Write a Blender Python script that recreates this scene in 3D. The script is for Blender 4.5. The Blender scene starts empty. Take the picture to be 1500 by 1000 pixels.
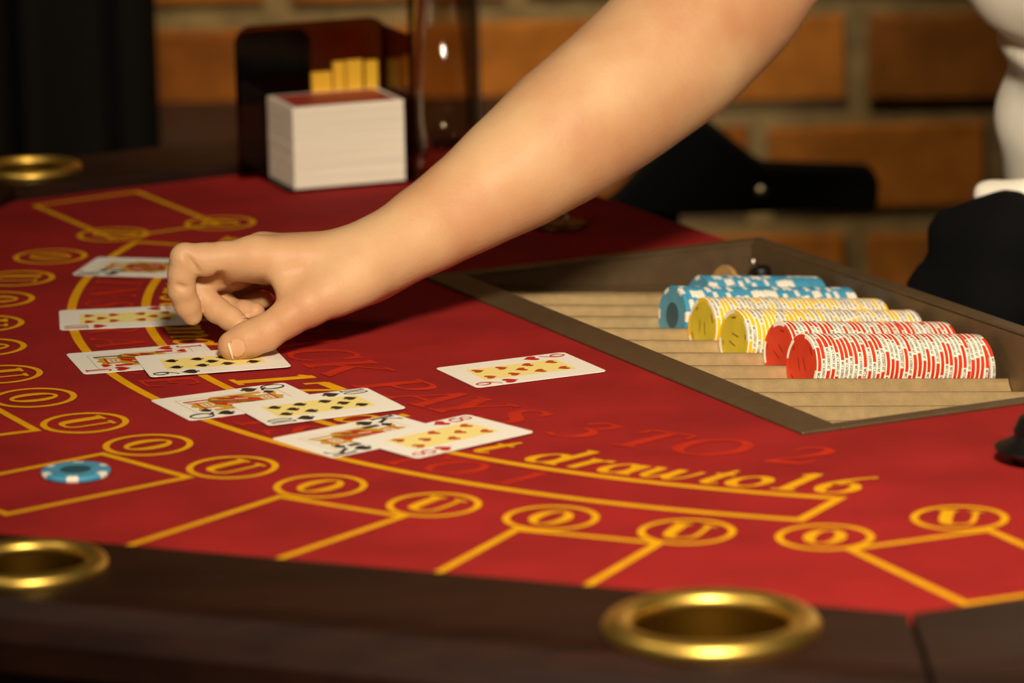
import bpy, bmesh, math, random
import numpy as np
from mathutils import Vector, Matrix

random.seed(7); np.random.seed(7)
sc = bpy.context.scene
COL = sc.collection

# ------------------------------------------------------------------ camera
FPX, PITCH, ROLL, CAMH = 6306.4, 0.219446, 0.019024, 0.594565     # table felt is z = 0
cp, sp, cr, sr = math.cos(PITCH), math.sin(PITCH), math.cos(ROLL), math.sin(ROLL)
FWD = np.array([0, cp, -sp]); _u = np.array([0, sp, cp]); _r = np.array([1.0, 0, 0])
RGT = cr * _r - sr * _u; UPV = sr * _r + cr * _u
CPOS = np.array([0, 0, CAMH])
cam = bpy.data.cameras.new('camera'); camo = bpy.data.objects.new('camera', cam); COL.objects.link(camo)
M = Matrix(((RGT[0], UPV[0], -FWD[0], 0), (RGT[1], UPV[1], -FWD[1], 0), (RGT[2], UPV[2], -FWD[2], CAMH), (0, 0, 0, 1)))
camo.matrix_world = M
cam.sensor_width = 36; cam.lens = 36 * FPX / 1500; cam.clip_start = 0.05; cam.clip_end = 50
cam.dof.use_dof = True; cam.dof.focus_distance = 2.655; cam.dof.aperture_fstop = 6.0
sc.camera = camo

# ------------------------------------------------------------------ light and exposure
w = bpy.data.worlds.new('world'); sc.world = w; w.use_nodes = True
w.node_tree.nodes['Background'].inputs[0].default_value = (1, 0.8, 0.55, 1)
w.node_tree.nodes['Background'].inputs[1].default_value = 0.02
def area(name, loc, target, power, size, col, shape='DISK'):
    l = bpy.data.lights.new(name, 'AREA'); l.shape = shape; l.size = size; l.energy = power; l.color = col
    o = bpy.data.objects.new(name, l); COL.objects.link(o); o.location = loc
    o.rotation_euler = (Vector(target) - Vector(loc)).to_track_quat('-Z', 'Y').to_euler(); return o
def spot(name, loc, target, power, radius, col, deg, blend):
    l = bpy.data.lights.new(name, 'SPOT'); l.shadow_soft_size = radius; l.energy = power; l.color = col; l.spot_size = math.radians(deg); l.spot_blend = blend
    o = bpy.data.objects.new(name, l); COL.objects.link(o); o.location = loc
    o.rotation_euler = (Vector(target) - Vector(loc)).to_track_quat('-Z', 'Y').to_euler(); return o
spot('table_lamp_light', (0.10, 0.75, 1.12), (0.29, 2.48, 0.0), 298, 0.12, (1.0, 0.875, 0.69), 49, 1.0)
area('left_fill_light', (-1.15, 2.0, 1.45), (-0.1, 2.7, 0.0), 3.5, 0.5, (1.0, 0.84, 0.62))  # unseen fill, added to lift the sides that face left
spot('wall_fill_light', (-0.20, 3.15, 1.60), (-0.34, 4.2, -0.04), 220, 0.12, (1.0, 0.80, 0.46), 62, 1.0)  # unseen source, added only to brighten the brick wall
sc.view_settings.view_transform = 'Standard'; sc.view_settings.look = 'None'
sc.view_settings.exposure = 0.0; sc.view_settings.gamma = 1.0; sc.view_settings.use_curve_mapping = False

# ------------------------------------------------------------------ helpers
def ray(px, py): return FWD + (px - 750) / FPX * RGT - (py - 500) / FPX * UPV
def atY(px, py, Y):
    d = ray(px, py); return CPOS + d * (Y / d[1])
def onz(px, py, z=0.0):
    d = ray(px, py); return CPOS + d * ((z - CAMH) / d[2])
def lin(c):
    out = []
    for v in c[:3]:
        v = v / 255.0; out.append(v / 12.92 if v <= 0.04045 else ((v + 0.055) / 1.055) ** 2.4)
    return (*out, 1.0)
MATS = {}
def mat(name, col, rough=0.6, metal=0.0, noise=0.0, nscale=20, bump=0.0, bscale=200, col2=None, coat=0.0, spec=0.5, trans=0.0, ior=1.45, sss=0.0, alpha=1.0, sheen=0.0, detail=4, stretch=None):
    m = bpy.data.materials.new(name); m.use_nodes = True; nt = m.node_tree; b = nt.nodes['Principled BSDF']
    b.inputs['Base Color'].default_value = lin(col); b.inputs['Roughness'].default_value = rough
    b.inputs['Metallic'].default_value = metal; b.inputs['Coat Weight'].default_value = coat
    b.inputs['Specular IOR Level'].default_value = spec; b.inputs['Transmission Weight'].default_value = trans
    b.inputs['IOR'].default_value = ior; b.inputs['Sheen Weight'].default_value = sheen
    if sss:
        b.inputs['Subsurface Weight'].default_value = sss; b.inputs['Subsurface Radius'].default_value = (1.0, 0.35, 0.2); b.inputs['Subsurface Scale'].default_value = 0.006
    if noise or bump or col2:
        tc = nt.nodes.new('ShaderNodeTexCoord')
        src = tc.outputs['Object']
        if stretch:
            mp = nt.nodes.new('ShaderNodeMapping'); mp.inputs['Scale'].default_value = stretch; nt.links.new(src, mp.inputs[0]); src = mp.outputs[0]
    if noise or col2:
        n = nt.nodes.new('ShaderNodeTexNoise'); n.inputs['Scale'].default_value = nscale; n.inputs['Detail'].default_value = detail
        nt.links.new(src, n.inputs['Vector'])
        r = nt.nodes.new('ShaderNodeValToRGB'); r.color_ramp.elements[0].position = 0.35; r.color_ramp.elements[1].position = 0.65
        c = lin(col); r.color_ramp.elements[0].color = tuple(v * (1 - noise) for v in c[:3]) + (1,)
        r.color_ramp.elements[1].color = lin(col2) if col2 else tuple(min(1, v * (1 + noise)) for v in c[:3]) + (1,)
        nt.links.new(n.outputs[0], r.inputs[0]); nt.links.new(r.outputs[0], b.inputs['Base Color'])
    if bump:
        n2 = nt.nodes.new('ShaderNodeTexNoise'); n2.inputs['Scale'].default_value = bscale; n2.inputs['Detail'].default_value = 3
        nt.links.new(src, n2.inputs['Vector'])
        bp = nt.nodes.new('ShaderNodeBump'); bp.inputs['Strength'].default_value = bump; bp.inputs['Distance'].default_value = 0.001
        nt.links.new(n2.outputs[0], bp.inputs['Height']); nt.links.new(bp.outputs[0], b.inputs['Normal'])
    MATS[name] = m; return m

mat('felt', (148, 31, 28), 0.95, noise=0.13, nscale=14, bump=0.25, bscale=900, spec=0.15, sheen=0.0)
mat('print_yellow', (226, 160, 8), 0.9, noise=0.06, nscale=60, spec=0.15)
mat('print_red', (182, 42, 17), 0.9, noise=0.12, nscale=60, spec=0.15)
mat('rail_wood', (34, 14, 5), 0.5, noise=0.35, nscale=9, stretch=(1, 6, 6), coat=0.0, spec=0.35, bump=0.06, bscale=60)
mat('dark_wood', (26, 9, 7), 0.5, noise=0.3, nscale=8)
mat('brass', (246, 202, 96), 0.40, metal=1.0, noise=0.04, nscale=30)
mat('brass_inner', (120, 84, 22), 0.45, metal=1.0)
mat('tray_metal', (186, 158, 112), 0.50, metal=0.45, noise=0.08, nscale=120, bump=0.3, bscale=1200)
mat('tray_flange', (104, 84, 58), 0.5, metal=0.5, noise=0.08, nscale=90, bump=0.2, bscale=900)
mat('card_white', (246, 240, 226), 0.45, spec=0.35)
mat('card_yellow', (247, 226, 140), 0.5, spec=0.3)
mat('ink_black', (22, 18, 16), 0.5)
mat('ink_red', (196, 28, 22), 0.5)
mat('ink_orange', (190, 70, 20), 0.5)
mat('ink_gold', (208, 160, 40), 0.5)
mat('ink_skin', (235, 205, 170), 0.5)
mat('card_edges', (240, 230, 210), 0.8, noise=0.10, nscale=300, stretch=(0.02, 0.02, 3))
mat('card_back_red', (170, 60, 45), 0.5)
mat('skin', (197, 142, 100), 0.52, noise=0.03, nscale=13, bump=0.3, bscale=420, sss=0.35, spec=0.35, col2=(211, 170, 126))
mat('nail', (218, 164, 124), 0.28, spec=0.5, sss=0.1)
mat('nail_tip', (240, 214, 182), 0.3)
mat('crease', (176, 100, 62), 0.7)
mat('shirt', (246, 238, 218), 0.85, noise=0.03, nscale=40, bump=0.1, bscale=700)
mat('black_cloth', (4, 4, 4), 0.9, spec=0.2, noise=0.2, nscale=30)
mat('hair', (70, 42, 22), 0.6, noise=0.3, nscale=60)
mat('eye_white', (235, 230, 222), 0.2)
mat('mortar', (106, 88, 58), 0.95, noise=0.25, nscale=25, bump=0.6, bscale=90)
for i, c in enumerate([(122, 72, 20), (108, 60, 16), (130, 78, 26), (96, 54, 16), (114, 68, 24)]):
    mat('brick_%d' % i, c, 0.92, noise=0.28, nscale=16, bump=0.7, bscale=80, spec=0.2)
mat('curtain', (10, 7, 6), 0.95, spec=0.1)
mat('wall_paint', (92, 66, 40), 0.9, noise=0.05)
mat('ceiling_paint', (150, 128, 96), 0.9, noise=0.03)
mat('floor_wood', (54, 32, 18), 0.6, noise=0.25, nscale=6, stretch=(1, 8, 1))
mat('black_plastic', (8, 7, 7), 0.45)
mat('black_matte', (4, 4, 4), 0.9, spec=0.1)
mat('streak_gold', (250, 196, 60), 0.35, metal=0.25)  # bright yellow of light refracted in the amber acrylic, put into colour
mat('steel', (170, 160, 140), 0.3, metal=1.0)
mat('chip_red', (214, 52, 22), 0.5, noise=0.05, nscale=80)
mat('chip_yellow', (236, 190, 22), 0.5, noise=0.05, nscale=80)
mat('chip_blue', (70, 152, 186), 0.5, noise=0.05, nscale=80)
mat('chip_white', (240, 230, 212), 0.5)
mat('face_red', (204, 50, 22), 0.55, noise=0.08, nscale=60)
mat('face_yellow', (204, 180, 44), 0.55, noise=0.08, nscale=60)
mat('face_blue', (88, 150, 172), 0.55, noise=0.08, nscale=60)
mat('inlay_dark', (44, 82, 92), 0.5)
mat('imprint_brown', (140, 92, 22), 0.6)
mat('imprint_red', (150, 28, 14), 0.6)
mat('tan', (176, 136, 84), 0.6)

def thin_glass(name, tint, refl=0.9, ior=1.45):
    m = bpy.data.materials.new(name); m.use_nodes = True; nt = m.node_tree; nt.nodes.clear()
    o = nt.nodes.new('ShaderNodeOutputMaterial'); mx = nt.nodes.new('ShaderNodeMixShader'); fr = nt.nodes.new('ShaderNodeFresnel'); fr.inputs[0].default_value = ior
    t = nt.nodes.new('ShaderNodeBsdfTransparent'); t.inputs[0].default_value = lin(tint); g = nt.nodes.new('ShaderNodeBsdfGlossy'); g.inputs['Roughness'].default_value = .06; g.inputs['Color'].default_value = (refl, refl, refl, 1)
    mu = nt.nodes.new('ShaderNodeMath'); mu.operation = 'MULTIPLY'; mu.inputs[1].default_value = .45; nt.links.new(fr.outputs[0], mu.inputs[0]); nt.links.new(mu.outputs[0], mx.inputs[0]); nt.links.new(t.outputs[0], mx.inputs[1]); nt.links.new(g.outputs[0], mx.inputs[2]); nt.links.new(mx.outputs[0], o.inputs[0]); MATS[name] = m
thin_glass('glass', (238, 232, 222)); thin_glass('amber_acrylic', (178, 132, 74))
def obj(name, verts, faces, m, parent=None, smooth=False, mats=None, fm=None):
    me = bpy.data.meshes.new(name); me.from_pydata([tuple(map(float, v)) for v in verts], [], [tuple(map(int, f)) for f in faces])
    for mm in (mats or [m]): me.materials.append(MATS[mm])
    if fm is not None: me.polygons.foreach_set('material_index', fm)
    if smooth: me.polygons.foreach_set('use_smooth', [True] * len(me.polygons))
    me.update()
    o = bpy.data.objects.new(name, me); COL.objects.link(o)
    if parent: o.parent = parent
    return o
def empty(name, loc=(0, 0, 0), parent=None, rz=0.0):
    o = bpy.data.objects.new(name, None); COL.objects.link(o); o.location = loc; o.rotation_euler = (0, 0, rz)
    o.empty_display_size = 0.03
    if parent: o.parent = parent
    return o
def tag(o, label=None, cat=None, group=None, kind=None):
    if label: o['label'] = label
    if cat: o['category'] = cat
    if group: o['group'] = group
    if kind: o['kind'] = kind
    return o
def fixn(o):
    bm = bmesh.new(); bm.from_mesh(o.data); bmesh.ops.recalc_face_normals(bm, faces=bm.faces); bm.to_mesh(o.data); bm.free(); return o
def bevel(o, wd=0.002, seg=2):
    m = o.modifiers.new('bevel', 'BEVEL'); m.width = wd; m.segments = seg; m.limit_method = 'ANGLE'; return o
class MB:
    def __init__(s): s.v = []; s.f = []; s.m = []
    def add(s, v, f, m=0):
        k = len(s.v); s.v += [tuple(p) for p in v]; s.f += [tuple(i + k for i in q) for q in f]; s.m += [m] * len(f); return s
    def box(s, x0, x1, y0, y1, z0, z1, m=0):
        v = [(x, y, z) for z in (z0, z1) for y in (y0, y1) for x in (x0, x1)]
        return s.add(v, [(0, 2, 3, 1), (4, 5, 7, 6), (0, 1, 5, 4), (2, 6, 7, 3), (0, 4, 6, 2), (1, 3, 7, 5)], m)
    def prism(s, poly, z0, z1, m=0):
        n = len(poly); v = [(p[0], p[1], z0) for p in poly] + [(p[0], p[1], z1) for p in poly]
        f = [tuple(range(n))[::-1], tuple(range(n, 2 * n))] + [(i, (i + 1) % n, n + (i + 1) % n, n + i) for i in range(n)]
        return s.add(v, f, m)
    def lathe(s, prof, n=48, m=0, c=(0, 0, 0), close=False):
        k = len(prof); v = []; f = []
        for i in range(n):
            a = 2 * math.pi * i / n
            for r, z in prof: v.append((c[0] + r * math.cos(a), c[1] + r * math.sin(a), c[2] + z))
        for i in range(n):
            j = (i + 1) % n
            for q in range(k if close else k - 1):
                q2 = (q + 1) % k; f.append((i * k + q, j * k + q, j * k + q2, i * k + q2))
        return s.add(v, f, m)
    def build(s, name, mats, parent=None, smooth=False):
        if isinstance(mats, str): mats = [mats]
        return obj(name, s.v, s.f, None, parent, smooth, mats, s.m)

# ------------------------------------------------------------------ serif lettering (drawn strokes)
def catmull(P, n=6):
    P = np.array(P, float)
    if len(P) < 3: 
        t = np.linspace(0, 1, 3)[:, None]; return P[0] * (1 - t) + P[1] * t
    Q = np.vstack([2 * P[0] - P[1], P, 2 * P[-1] - P[-2]]); out = []
    for i in range(1, len(Q) - 2):
        for t in np.linspace(0, 1, n, endpoint=False):
            a, b, c, d = Q[i - 1:i + 3]
            out.append(0.5 * (2 * b + (c - a) * t + (2 * a - 5 * b + 4 * c - d) * t * t + (3 * b - a - 3 * c + d) * t ** 3))
    out.append(P[-1]); return np.array(out)
def ribbon(P):      # P rows: x, y, width
    P = np.array(P, float); d = np.gradient(P[:, :2], axis=0); l = np.hypot(*d.T); l[l == 0] = 1; d = d / l[:, None]
    nrm = np.stack([-d[:, 1], d[:, 0]], 1) * P[:, 2:3] / 2
    a = P[:, :2] + nrm; b = P[:, :2] - nrm; n = len(P)
    v = np.vstack([a, b]); f = [(i, n + i, n + i + 1, i + 1) for i in range(n - 1)]
    return v, f
TK, TN = 0.17, 0.055
def st(*p): return ('s', p)            # straight strokes
def cv(*p): return ('c', p)            # smooth strokes
def sf(x, y, l=0.26, w=TN): return ('s', ((x - l / 2, y, w), (x + l / 2, y, w)))
def oval(cx, cy, rx, ry, tk=TK, tn=TN, tilt=0.0):
    pts = []
    for i in range(29):
        a = 2 * math.pi * i / 28; pts.append((cx + rx * math.cos(a), cy + ry * math.sin(a), tn + (tk - tn) * abs(math.cos(a - tilt)) ** 1.5))
    return ('s', tuple(pts))
G = {
 'U': (.76, [cv((.16, 1, TK), (.16, .32, TK), (.22, .1, .13), (.40, .03, TN), (.56, .1, TN), (.62, .32, TN), (.62, 1, TN)), sf(.16, .975, .32), sf(.62, .975, .26)]),
 'O': (.86, [oval(.43, .5, .36, .47)]), '0': (.62, [oval(.31, .5, .24, .47, .15)]),
 'o': (.56, [oval(.28, .32, .22, .30, .14, .05, .5)]),
 'C': (.80, [cv((.70, .78, .10), (.60, .93, TN), (.42, .98, TN), (.2, .85, .13), (.11, .5, TK), (.2, .15, .13), (.42, .03, TN), (.62, .08, TN), (.73, .25, TN)), st((.71, .98, TN), (.71, .68, TN))]),
 'K': (.86, [st((.16, 0, TK), (.16, 1, TK)), st((.70, .97, TN), (.22, .42, TN)), st((.34, .58, TK), (.74, .02, TK)), sf(.16, .975), sf(.16, .025), sf(.70, .975), sf(.74, .025)]),
 'J': (.52, [cv((.34, 1, TK), (.34, .3, TK), (.30, .08, .1), (.16, .03, TN), (.06, .12, .1)), sf(.34, .975, .3)]),
 'A': (.86, [st((.42, 1, .04), (.12, .02, TN)), st((.40, .98, TK), (.72, .02, TK)), st((.2, .33, TN), (.6, .33, TN)), sf(.12, .025, .24), sf(.72, .025, .3)]),
 'P': (.70, [st((.16, 0, TK), (.16, 1, TK)), cv((.18, .97, TN), (.42, .96, TN), (.58, .86, .13), (.6, .72, .15), (.54, .55, .12), (.4, .48, TN), (.2, .48, TN)), sf(.16, .025, .3), sf(.1, .975, .2)]),
 'B': (.74, [st((.16, 0, TK), (.16, 1, TK)), cv((.18, .97, TN), (.4, .96, TN), (.54, .86, .13), (.54, .66, .13), (.4, .54, TN), (.2, .53, TN)), cv((.36, .53, TN), (.54, .46, .12), (.62, .28, .16), (.54, .1, .12), (.36, .03, TN), (.18, .03, TN)), sf(.1, .025, .2), sf(.1, .975, .2)]),
 'L': (.68, [st((.16, 0, TK), (.16, 1, TK)), st((.1, .025, TN), (.6, .025, TN)), st((.6, 0, TN), (.64, .26, .03)), sf(.16, .975, .3)]),
 'Y': (.84, [st((.14, .98, TK), (.42, .45, TK)), st((.42, .5, TK), (.42, 0, TK)), st((.70, .98, TN), (.44, .46, TN)), sf(.14, .975, .28), sf(.70, .975, .24), sf(.42, .025, .3)]),
 'S': (.62, [cv((.50, .80, TN), (.42, .94, TN), (.28, .98, TN), (.13, .88, .11), (.14, .70, .15), (.30, .54, TK), (.48, .40, .16), (.52, .2, .12), (.40, .05, TN), (.24, .03, TN), (.1, .12, TN), (.07, .28, TN)), st((.51, .98, TN), (.51, .74, TN)), st((.07, .02, TN), (.07, .28, TN))]),
 'T': (.76, [st((.38, 0, TK), (.38, 1, TK)), st((.06, .975, TN), (.70, .975, TN)), st((.06, .98, TN), (.04, .74, .03)), st((.70, .98, TN), (.72, .74, .03)), sf(.38, .025, .3)]),
 'I': (.36, [st((.18, 0, TK), (.18, 1, TK)), sf(.18, .975, .32), sf(.18, .025, .32)]),
 'N': (.88, [st((.14, .02, TN), (.14, .98, TN)), st((.14, .98, TK), (.72, .03, TK)), st((.72, .02, TN), (.72, .98, TN)), sf(.14, .025), sf(.72, .975), sf(.08, .975, .18)]),
 'R': (.80, [st((.16, 0, TK), (.16, 1, TK)), cv((.18, .97, TN), (.42, .96, TN), (.56, .86, .13), (.58, .74, .15), (.5, .57, .1), (.38, .52, TN), (.2, .52, TN)), st((.38, .52, TK), (.68, .02, TK)), sf(.16, .025, .3), sf(.1, .975, .2), sf(.70, .025, .18)]),
 'E': (.70, [st((.16, 0, TK), (.16, 1, TK)), st((.1, .975, TN), (.58, .975, TN)), st((.1, .025, TN), (.6, .025, TN)), st((.2, .52, TN), (.44, .52, TN)), st((.58, .98, TN), (.6, .74, .03)), st((.6, 0, TN), (.64, .28, .03)), st((.44, .62, TN), (.44, .42, TN))]),
 'D': (.84, [st((.16, 0, TK), (.16, 1, TK)), cv((.12, .97, TN), (.4, .95, TN), (.64, .78, .13), (.70, .5, TK), (.64, .2, .13), (.4, .04, TN), (.12, .03, TN)), sf(.1, .975, .2), sf(.1, .025, .2)]),
 '1': (.40, [st((.2, 0, .14), (.2, 1, .14)), st((.2, .97, TN), (.05, .86, TN)), sf(.2, .025, .32)]),
 '2': (.60, [cv((.08, .72, .1), (.14, .92, TN), (.3, .98, TN), (.46, .88, .12), (.48, .70, .16), (.36, .46, .1), (.1, .10, TN)), st((.06, .07, .13), (.52, .07, .13)), st((.52, .06, TN), (.57, .28, .03))]),
 '3': (.58, [cv((.08, .80, .09), (.18, .95, TN), (.34, .96, TN), (.46, .84, .14), (.40, .64, .09), (.24, .55, TN)), cv((.24, .55, TN), (.42, .5, .09), (.52, .28, TK), (.42, .08, .1), (.24, .02, TN), (.08, .12, .1))]),
 '6': (.60, [cv((.54, 1.0, .03), (.36, .88, .06), (.18, .64, .12), (.09, .34, .15), (.16, .1, .1), (.3, .03, TN), (.46, .12, .1), (.51, .32, .14), (.43, .53, .09), (.3, .58, TN), (.15, .46, TN))]),
 '7': (.60, [st((.06, .93, .14), (.54, .93, .14)), st((.54, .95, TN), (.2, 0, .15)), st((.07, .98, TN), (.05, .70, .03))]),
 '8': (.60, [oval(.30, .75, .19, .21, .11, .06), oval(.30, .27, .23, .25, .13, .06)]),
 'Q': (.86, [oval(.43, .5, .34, .46), st((.40, .22, .08), (.56, .02, .13)), st((.56, .02, .13), (.82, -.08, .06))]),
 'F': (.66, [st((.16, 0, TK), (.16, 1, TK)), st((.1, .975, TN), (.58, .975, TN)), st((.2, .52, TN), (.44, .52, TN)), st((.58, .98, TN), (.6, .74, .03)), sf(.16, .025, .3)]),
 'M': (1.0, [st((.12, .02, TN), (.16, .98, TN)), st((.16, .98, TK), (.48, .05, TK)), st((.48, .05, TN), (.82, .98, TN)), st((.84, .0, TK), (.82, .98, TK)), sf(.12, .025), sf(.84, .025)]),
 'd': (.60, [oval(.24, .30, .19, .29, .13, .05, .5), st((.46, .0, .13), (.46, 1.0, .13)), sf(.52, .03, .14), sf(.40, .97, .14)]),
 'a': (.58, [oval(.23, .29, .18, .28, .13, .05, .5), st((.44, .0, .13), (.44, .60, .13)), sf(.50, .03, .14)]),
 'r': (.44, [st((.14, 0, .13), (.14, .60, .13)), cv((.16, .38, .05), (.26, .56, .06), (.40, .58, .11)), sf(.1, .58, .14)]),
 'w': (.84, [cv((.1, .60, .13), (.12, .2, .13), (.2, .03, .06), (.34, .14, TN), (.42, .58, .05)), cv((.42, .60, .13), (.44, .2, .13), (.52, .03, .06), (.68, .2, TN), (.74, .58, .07)), sf(.06, .58, .12)]),
 't': (.36, [cv((.2, .86, .06), (.17, .5, .12), (.15, .14, .13), (.22, .03, .06), (.34, .1, .05)), sf(.18, .58, .3)]),
 'm': (.88, [st((.12, 0, .13), (.12, .60, .13)), cv((.14, .36, TN), (.3, .58, .07), (.40, .5, .12), (.40, 0, .13)), cv((.42, .36, TN), (.58, .58, .07), (.68, .5, .12), (.68, 0, .13)), sf(.08, .58, .12)]),
 'n': (.62, [st((.12, 0, .13), (.12, .60, .13)), cv((.14, .36, TN), (.32, .58, .07), (.44, .5, .12), (.44, 0, .13)), sf(.08, .58, .12), sf(.48, .03, .12)]),
 'u': (.62, [cv((.12, .60, .13), (.12, .2, .13), (.2, .03, .07), (.34, .1, TN), (.44, .3, TN)), st((.46, 0, .13), (.46, .60, .13)), sf(.08, .58, .12)]),
 's': (.46, [cv((.36, .50, .05), (.24, .60, .05), (.12, .52, .08), (.18, .38, .12), (.32, .26, .12), (.32, .08, .09), (.18, .01, .05), (.06, .1, .06))]),
 'e': (.50, [cv((.12, .32, TN), (.38, .36, TN), (.40, .50, .08), (.26, .60, .05), (.12, .46, .11), (.1, .22, .13), (.2, .03, .07), (.40, .12, .05))]),
 'l': (.30, [st((.15, 0, .13), (.15, 1, .13)), sf(.10, .97, .14), sf(.2, .03, .14)]),
}
G['9'] = (.60, [(k, tuple((.60 - p[0], 1 - p[1], p[2]) for p in pp)) for k, pp in G['6'][1]])
STROKE = []
def glyph(ch, dens=5, bold=1.0, thin=0.0):
    wd, strokes = G[ch]; V = []; F = []; STROKE.clear()
    for si, (kind, pts) in enumerate(strokes):
        P = catmull(pts, dens) if kind == 'c' else np.array(pts, float)
        P[:, 2] = np.maximum(P[:, 2] * bold, thin)
        v, f = ribbon(P); STROKE.extend([si * 1.0] * len(v)); k = len(V); V += v.tolist(); F += [tuple(i + k for i in q) for q in f]
    return wd, np.array(V), F

# ------------------------------------------------------------------ table geometry
CT = np.array([0.358, 2.8325]); AV = np.array([-0.9003, -0.4353]); BV = np.array([0.4353, -0.9003])
def AB(a, b): return CT + a * AV + b * BV
TN0 = np.array([0.16569, 2.40251]); TD = np.array([-0.43544, 0.90022]); TT = np.array([0.90022, 0.43544])
def DT(d, t): return TN0 + d * TD + t * TT
def ab_of(p): q = np.array(p[:2]) - CT; return q @ AV, q @ BV
PE1, PP, PQ, PQ2, PP2, PE2 = AB(.12, .70), AB(.511, .670), AB(.885, .265), AB(.885, -.25), AB(.505, -.632), AB(.12, -.66)
TRW, TRD = 0.516, 0.262          # tray length along TD, depth along TT
INN = [PE1, PP, PQ, PQ2, PP2, PE2]

# ---------------- the room
FZ = -0.92
def struct(o): o['kind'] = 'structure'; return o
struct(MB().box(-2.6, 2.6, -1.6, 4.35, FZ - .05, FZ).build('floor', 'floor_wood'))
struct(MB().box(-2.6, 2.6, -1.6, 4.35, 1.75, 1.80).build('ceiling', 'ceiling_paint'))
struct(MB().box(-2.65, -2.6, -1.6, 4.35, FZ, 1.75).build('wall_left', 'wall_paint'))
struct(MB().box(2.6, 2.65, -1.6, 4.35, FZ, 1.75).build('wall_right', 'wall_paint'))
struct(MB().box(-2.6, 2.6, -1.65, -1.6, FZ, 1.75).build('wall_front', 'wall_paint'))
WY = 4.2
wall = struct(MB().box(-2.6, 2.6, WY + .001, WY + .12, FZ, 1.75).build('wall_back', 'mortar'))
# bricks: courses 118 mm, pitch 262 mm (large old bricks); placed so the joints fall as seen
BP, BC, MJ = 0.236, 0.1085, 0.026
bx0 = float(atY(1255, 100, WY)[0]); bz0 = float(atY(1200, 165, WY)[2])
brick_me = {}
def brick_mesh(i):
    if i in brick_me: return brick_me[i]
    rnd = random.Random(i); wv, hv = (BP - MJ) / 2, (BC - MJ) / 2
    v = []
    for (y, s) in ((0.012, 1.0), (-0.002, 1.0), (-0.005, 0.95)):
        for (sx, sz) in ((-1, -1), (1, -1), (1, 1), (-1, 1)):
            v.append((sx * wv * (s if s == 1 else 1 - .05 * hv / wv) + rnd.uniform(-.004, .004), y + rnd.uniform(-.002, .002), sz * hv * s + rnd.uniform(-.003, .003)))
    f = [(8, 9, 10, 11)] + [(q * 4 + i0, q * 4 + (i0 + 1) % 4, q * 4 + 4 + (i0 + 1) % 4, q * 4 + 4 + i0) for q in range(2) for i0 in range(4)]
    me = bpy.data.meshes.new('brick'); me.from_pydata(v, [], f); me.materials.append(MATS['brick_%d' % (i % 5)]); me.update(); brick_me[i] = me; return me
for r in range(-6, 10):
    zc = bz0 + (r + .5) * BC
    if zc - BC / 2 < FZ: continue
    off = 0 if r % 2 == 0 else BP * .5 + .02
    for c in range(-9, 7):
        xc = bx0 + off + (c + .5) * BP
        if abs(xc) > 1.75: continue
        o = bpy.data.objects.new('brick', brick_mesh(random.randrange(15))); COL.objects.link(o); o.location = (xc, WY + random.uniform(-.004, .002), zc); o.parent = wall

# curtain on the far left
v = []; f = []; nx, nz = 120, 8
cxr = float(atY(232, 100, 3.85)[0])
for j in range(nz + 1):
    for i in range(nx + 1):
        x = cxr - 1.5 + 1.5 * i / nx; z = FZ + .01 + (1.70 - FZ) * j / nz
        v.append((x, 3.85 + .035 * math.sin(x * 62 + .6 * math.sin(x * 17)) + .01 * math.sin(x * 150), z))
for j in range(nz):
    for i in range(nx): a = j * (nx + 1) + i; f.append((a, a + 1, a + nx + 2, a + nx + 1))
cu = obj('curtain', v, f, 'curtain', smooth=True); m = cu.modifiers.new('solid', 'SOLIDIFY'); m.thickness = .004
tag(cu, 'black drapery filling the dark far left, beside the brick wall', 'drapery')

# low dark ledge between table and wall
p = atY(300, 186, 4.02); zt = float(p[2])
led = empty('bench', (-0.15, 4.05, FZ)); tag(led, 'low dark wooden bench against the brick wall behind the card stack', 'bench')
MB().box(-.40, .20, -.12, .12, zt - FZ - .05, zt - FZ).build('seat', 'dark_wood', led)
for sx in (-.38, .14):
    MB().box(sx, sx + .05, -.10, .10, 0, zt - FZ - .05).build('leg', 'dark_wood', led)

# ---------------- blackjack table
table = empty('blackjack_table', (*AB(.45, 0), FZ)); tag(table, 'half-moon blackjack table with red felt, yellow print and a dark wooden rail', 'table')
TINV = Vector((-AB(.45, 0)[0], -AB(.45, 0)[1], -FZ))
def ttop(o):   # keep world coordinates under the table empty
    o.location = o.location + TINV; return o
fp = [PE1, PP, PQ, PQ2, PP2, PE2, AB(.12, ab_of(DT(TRW, .2))[1]), DT(TRW - .004, .004), DT(.004, .004), AB(.12, ab_of(DT(0, .2))[1])]
fp[6] = DT(TRW - .004, (DT(TRW, .0) - CT) @ AV - .12); fp[9] = DT(.004, (DT(0, .0) - CT) @ AV - .12)
felt = ttop(fixn(MB().prism(fp, -.012, 0).build('felt', 'felt', table)))
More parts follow.
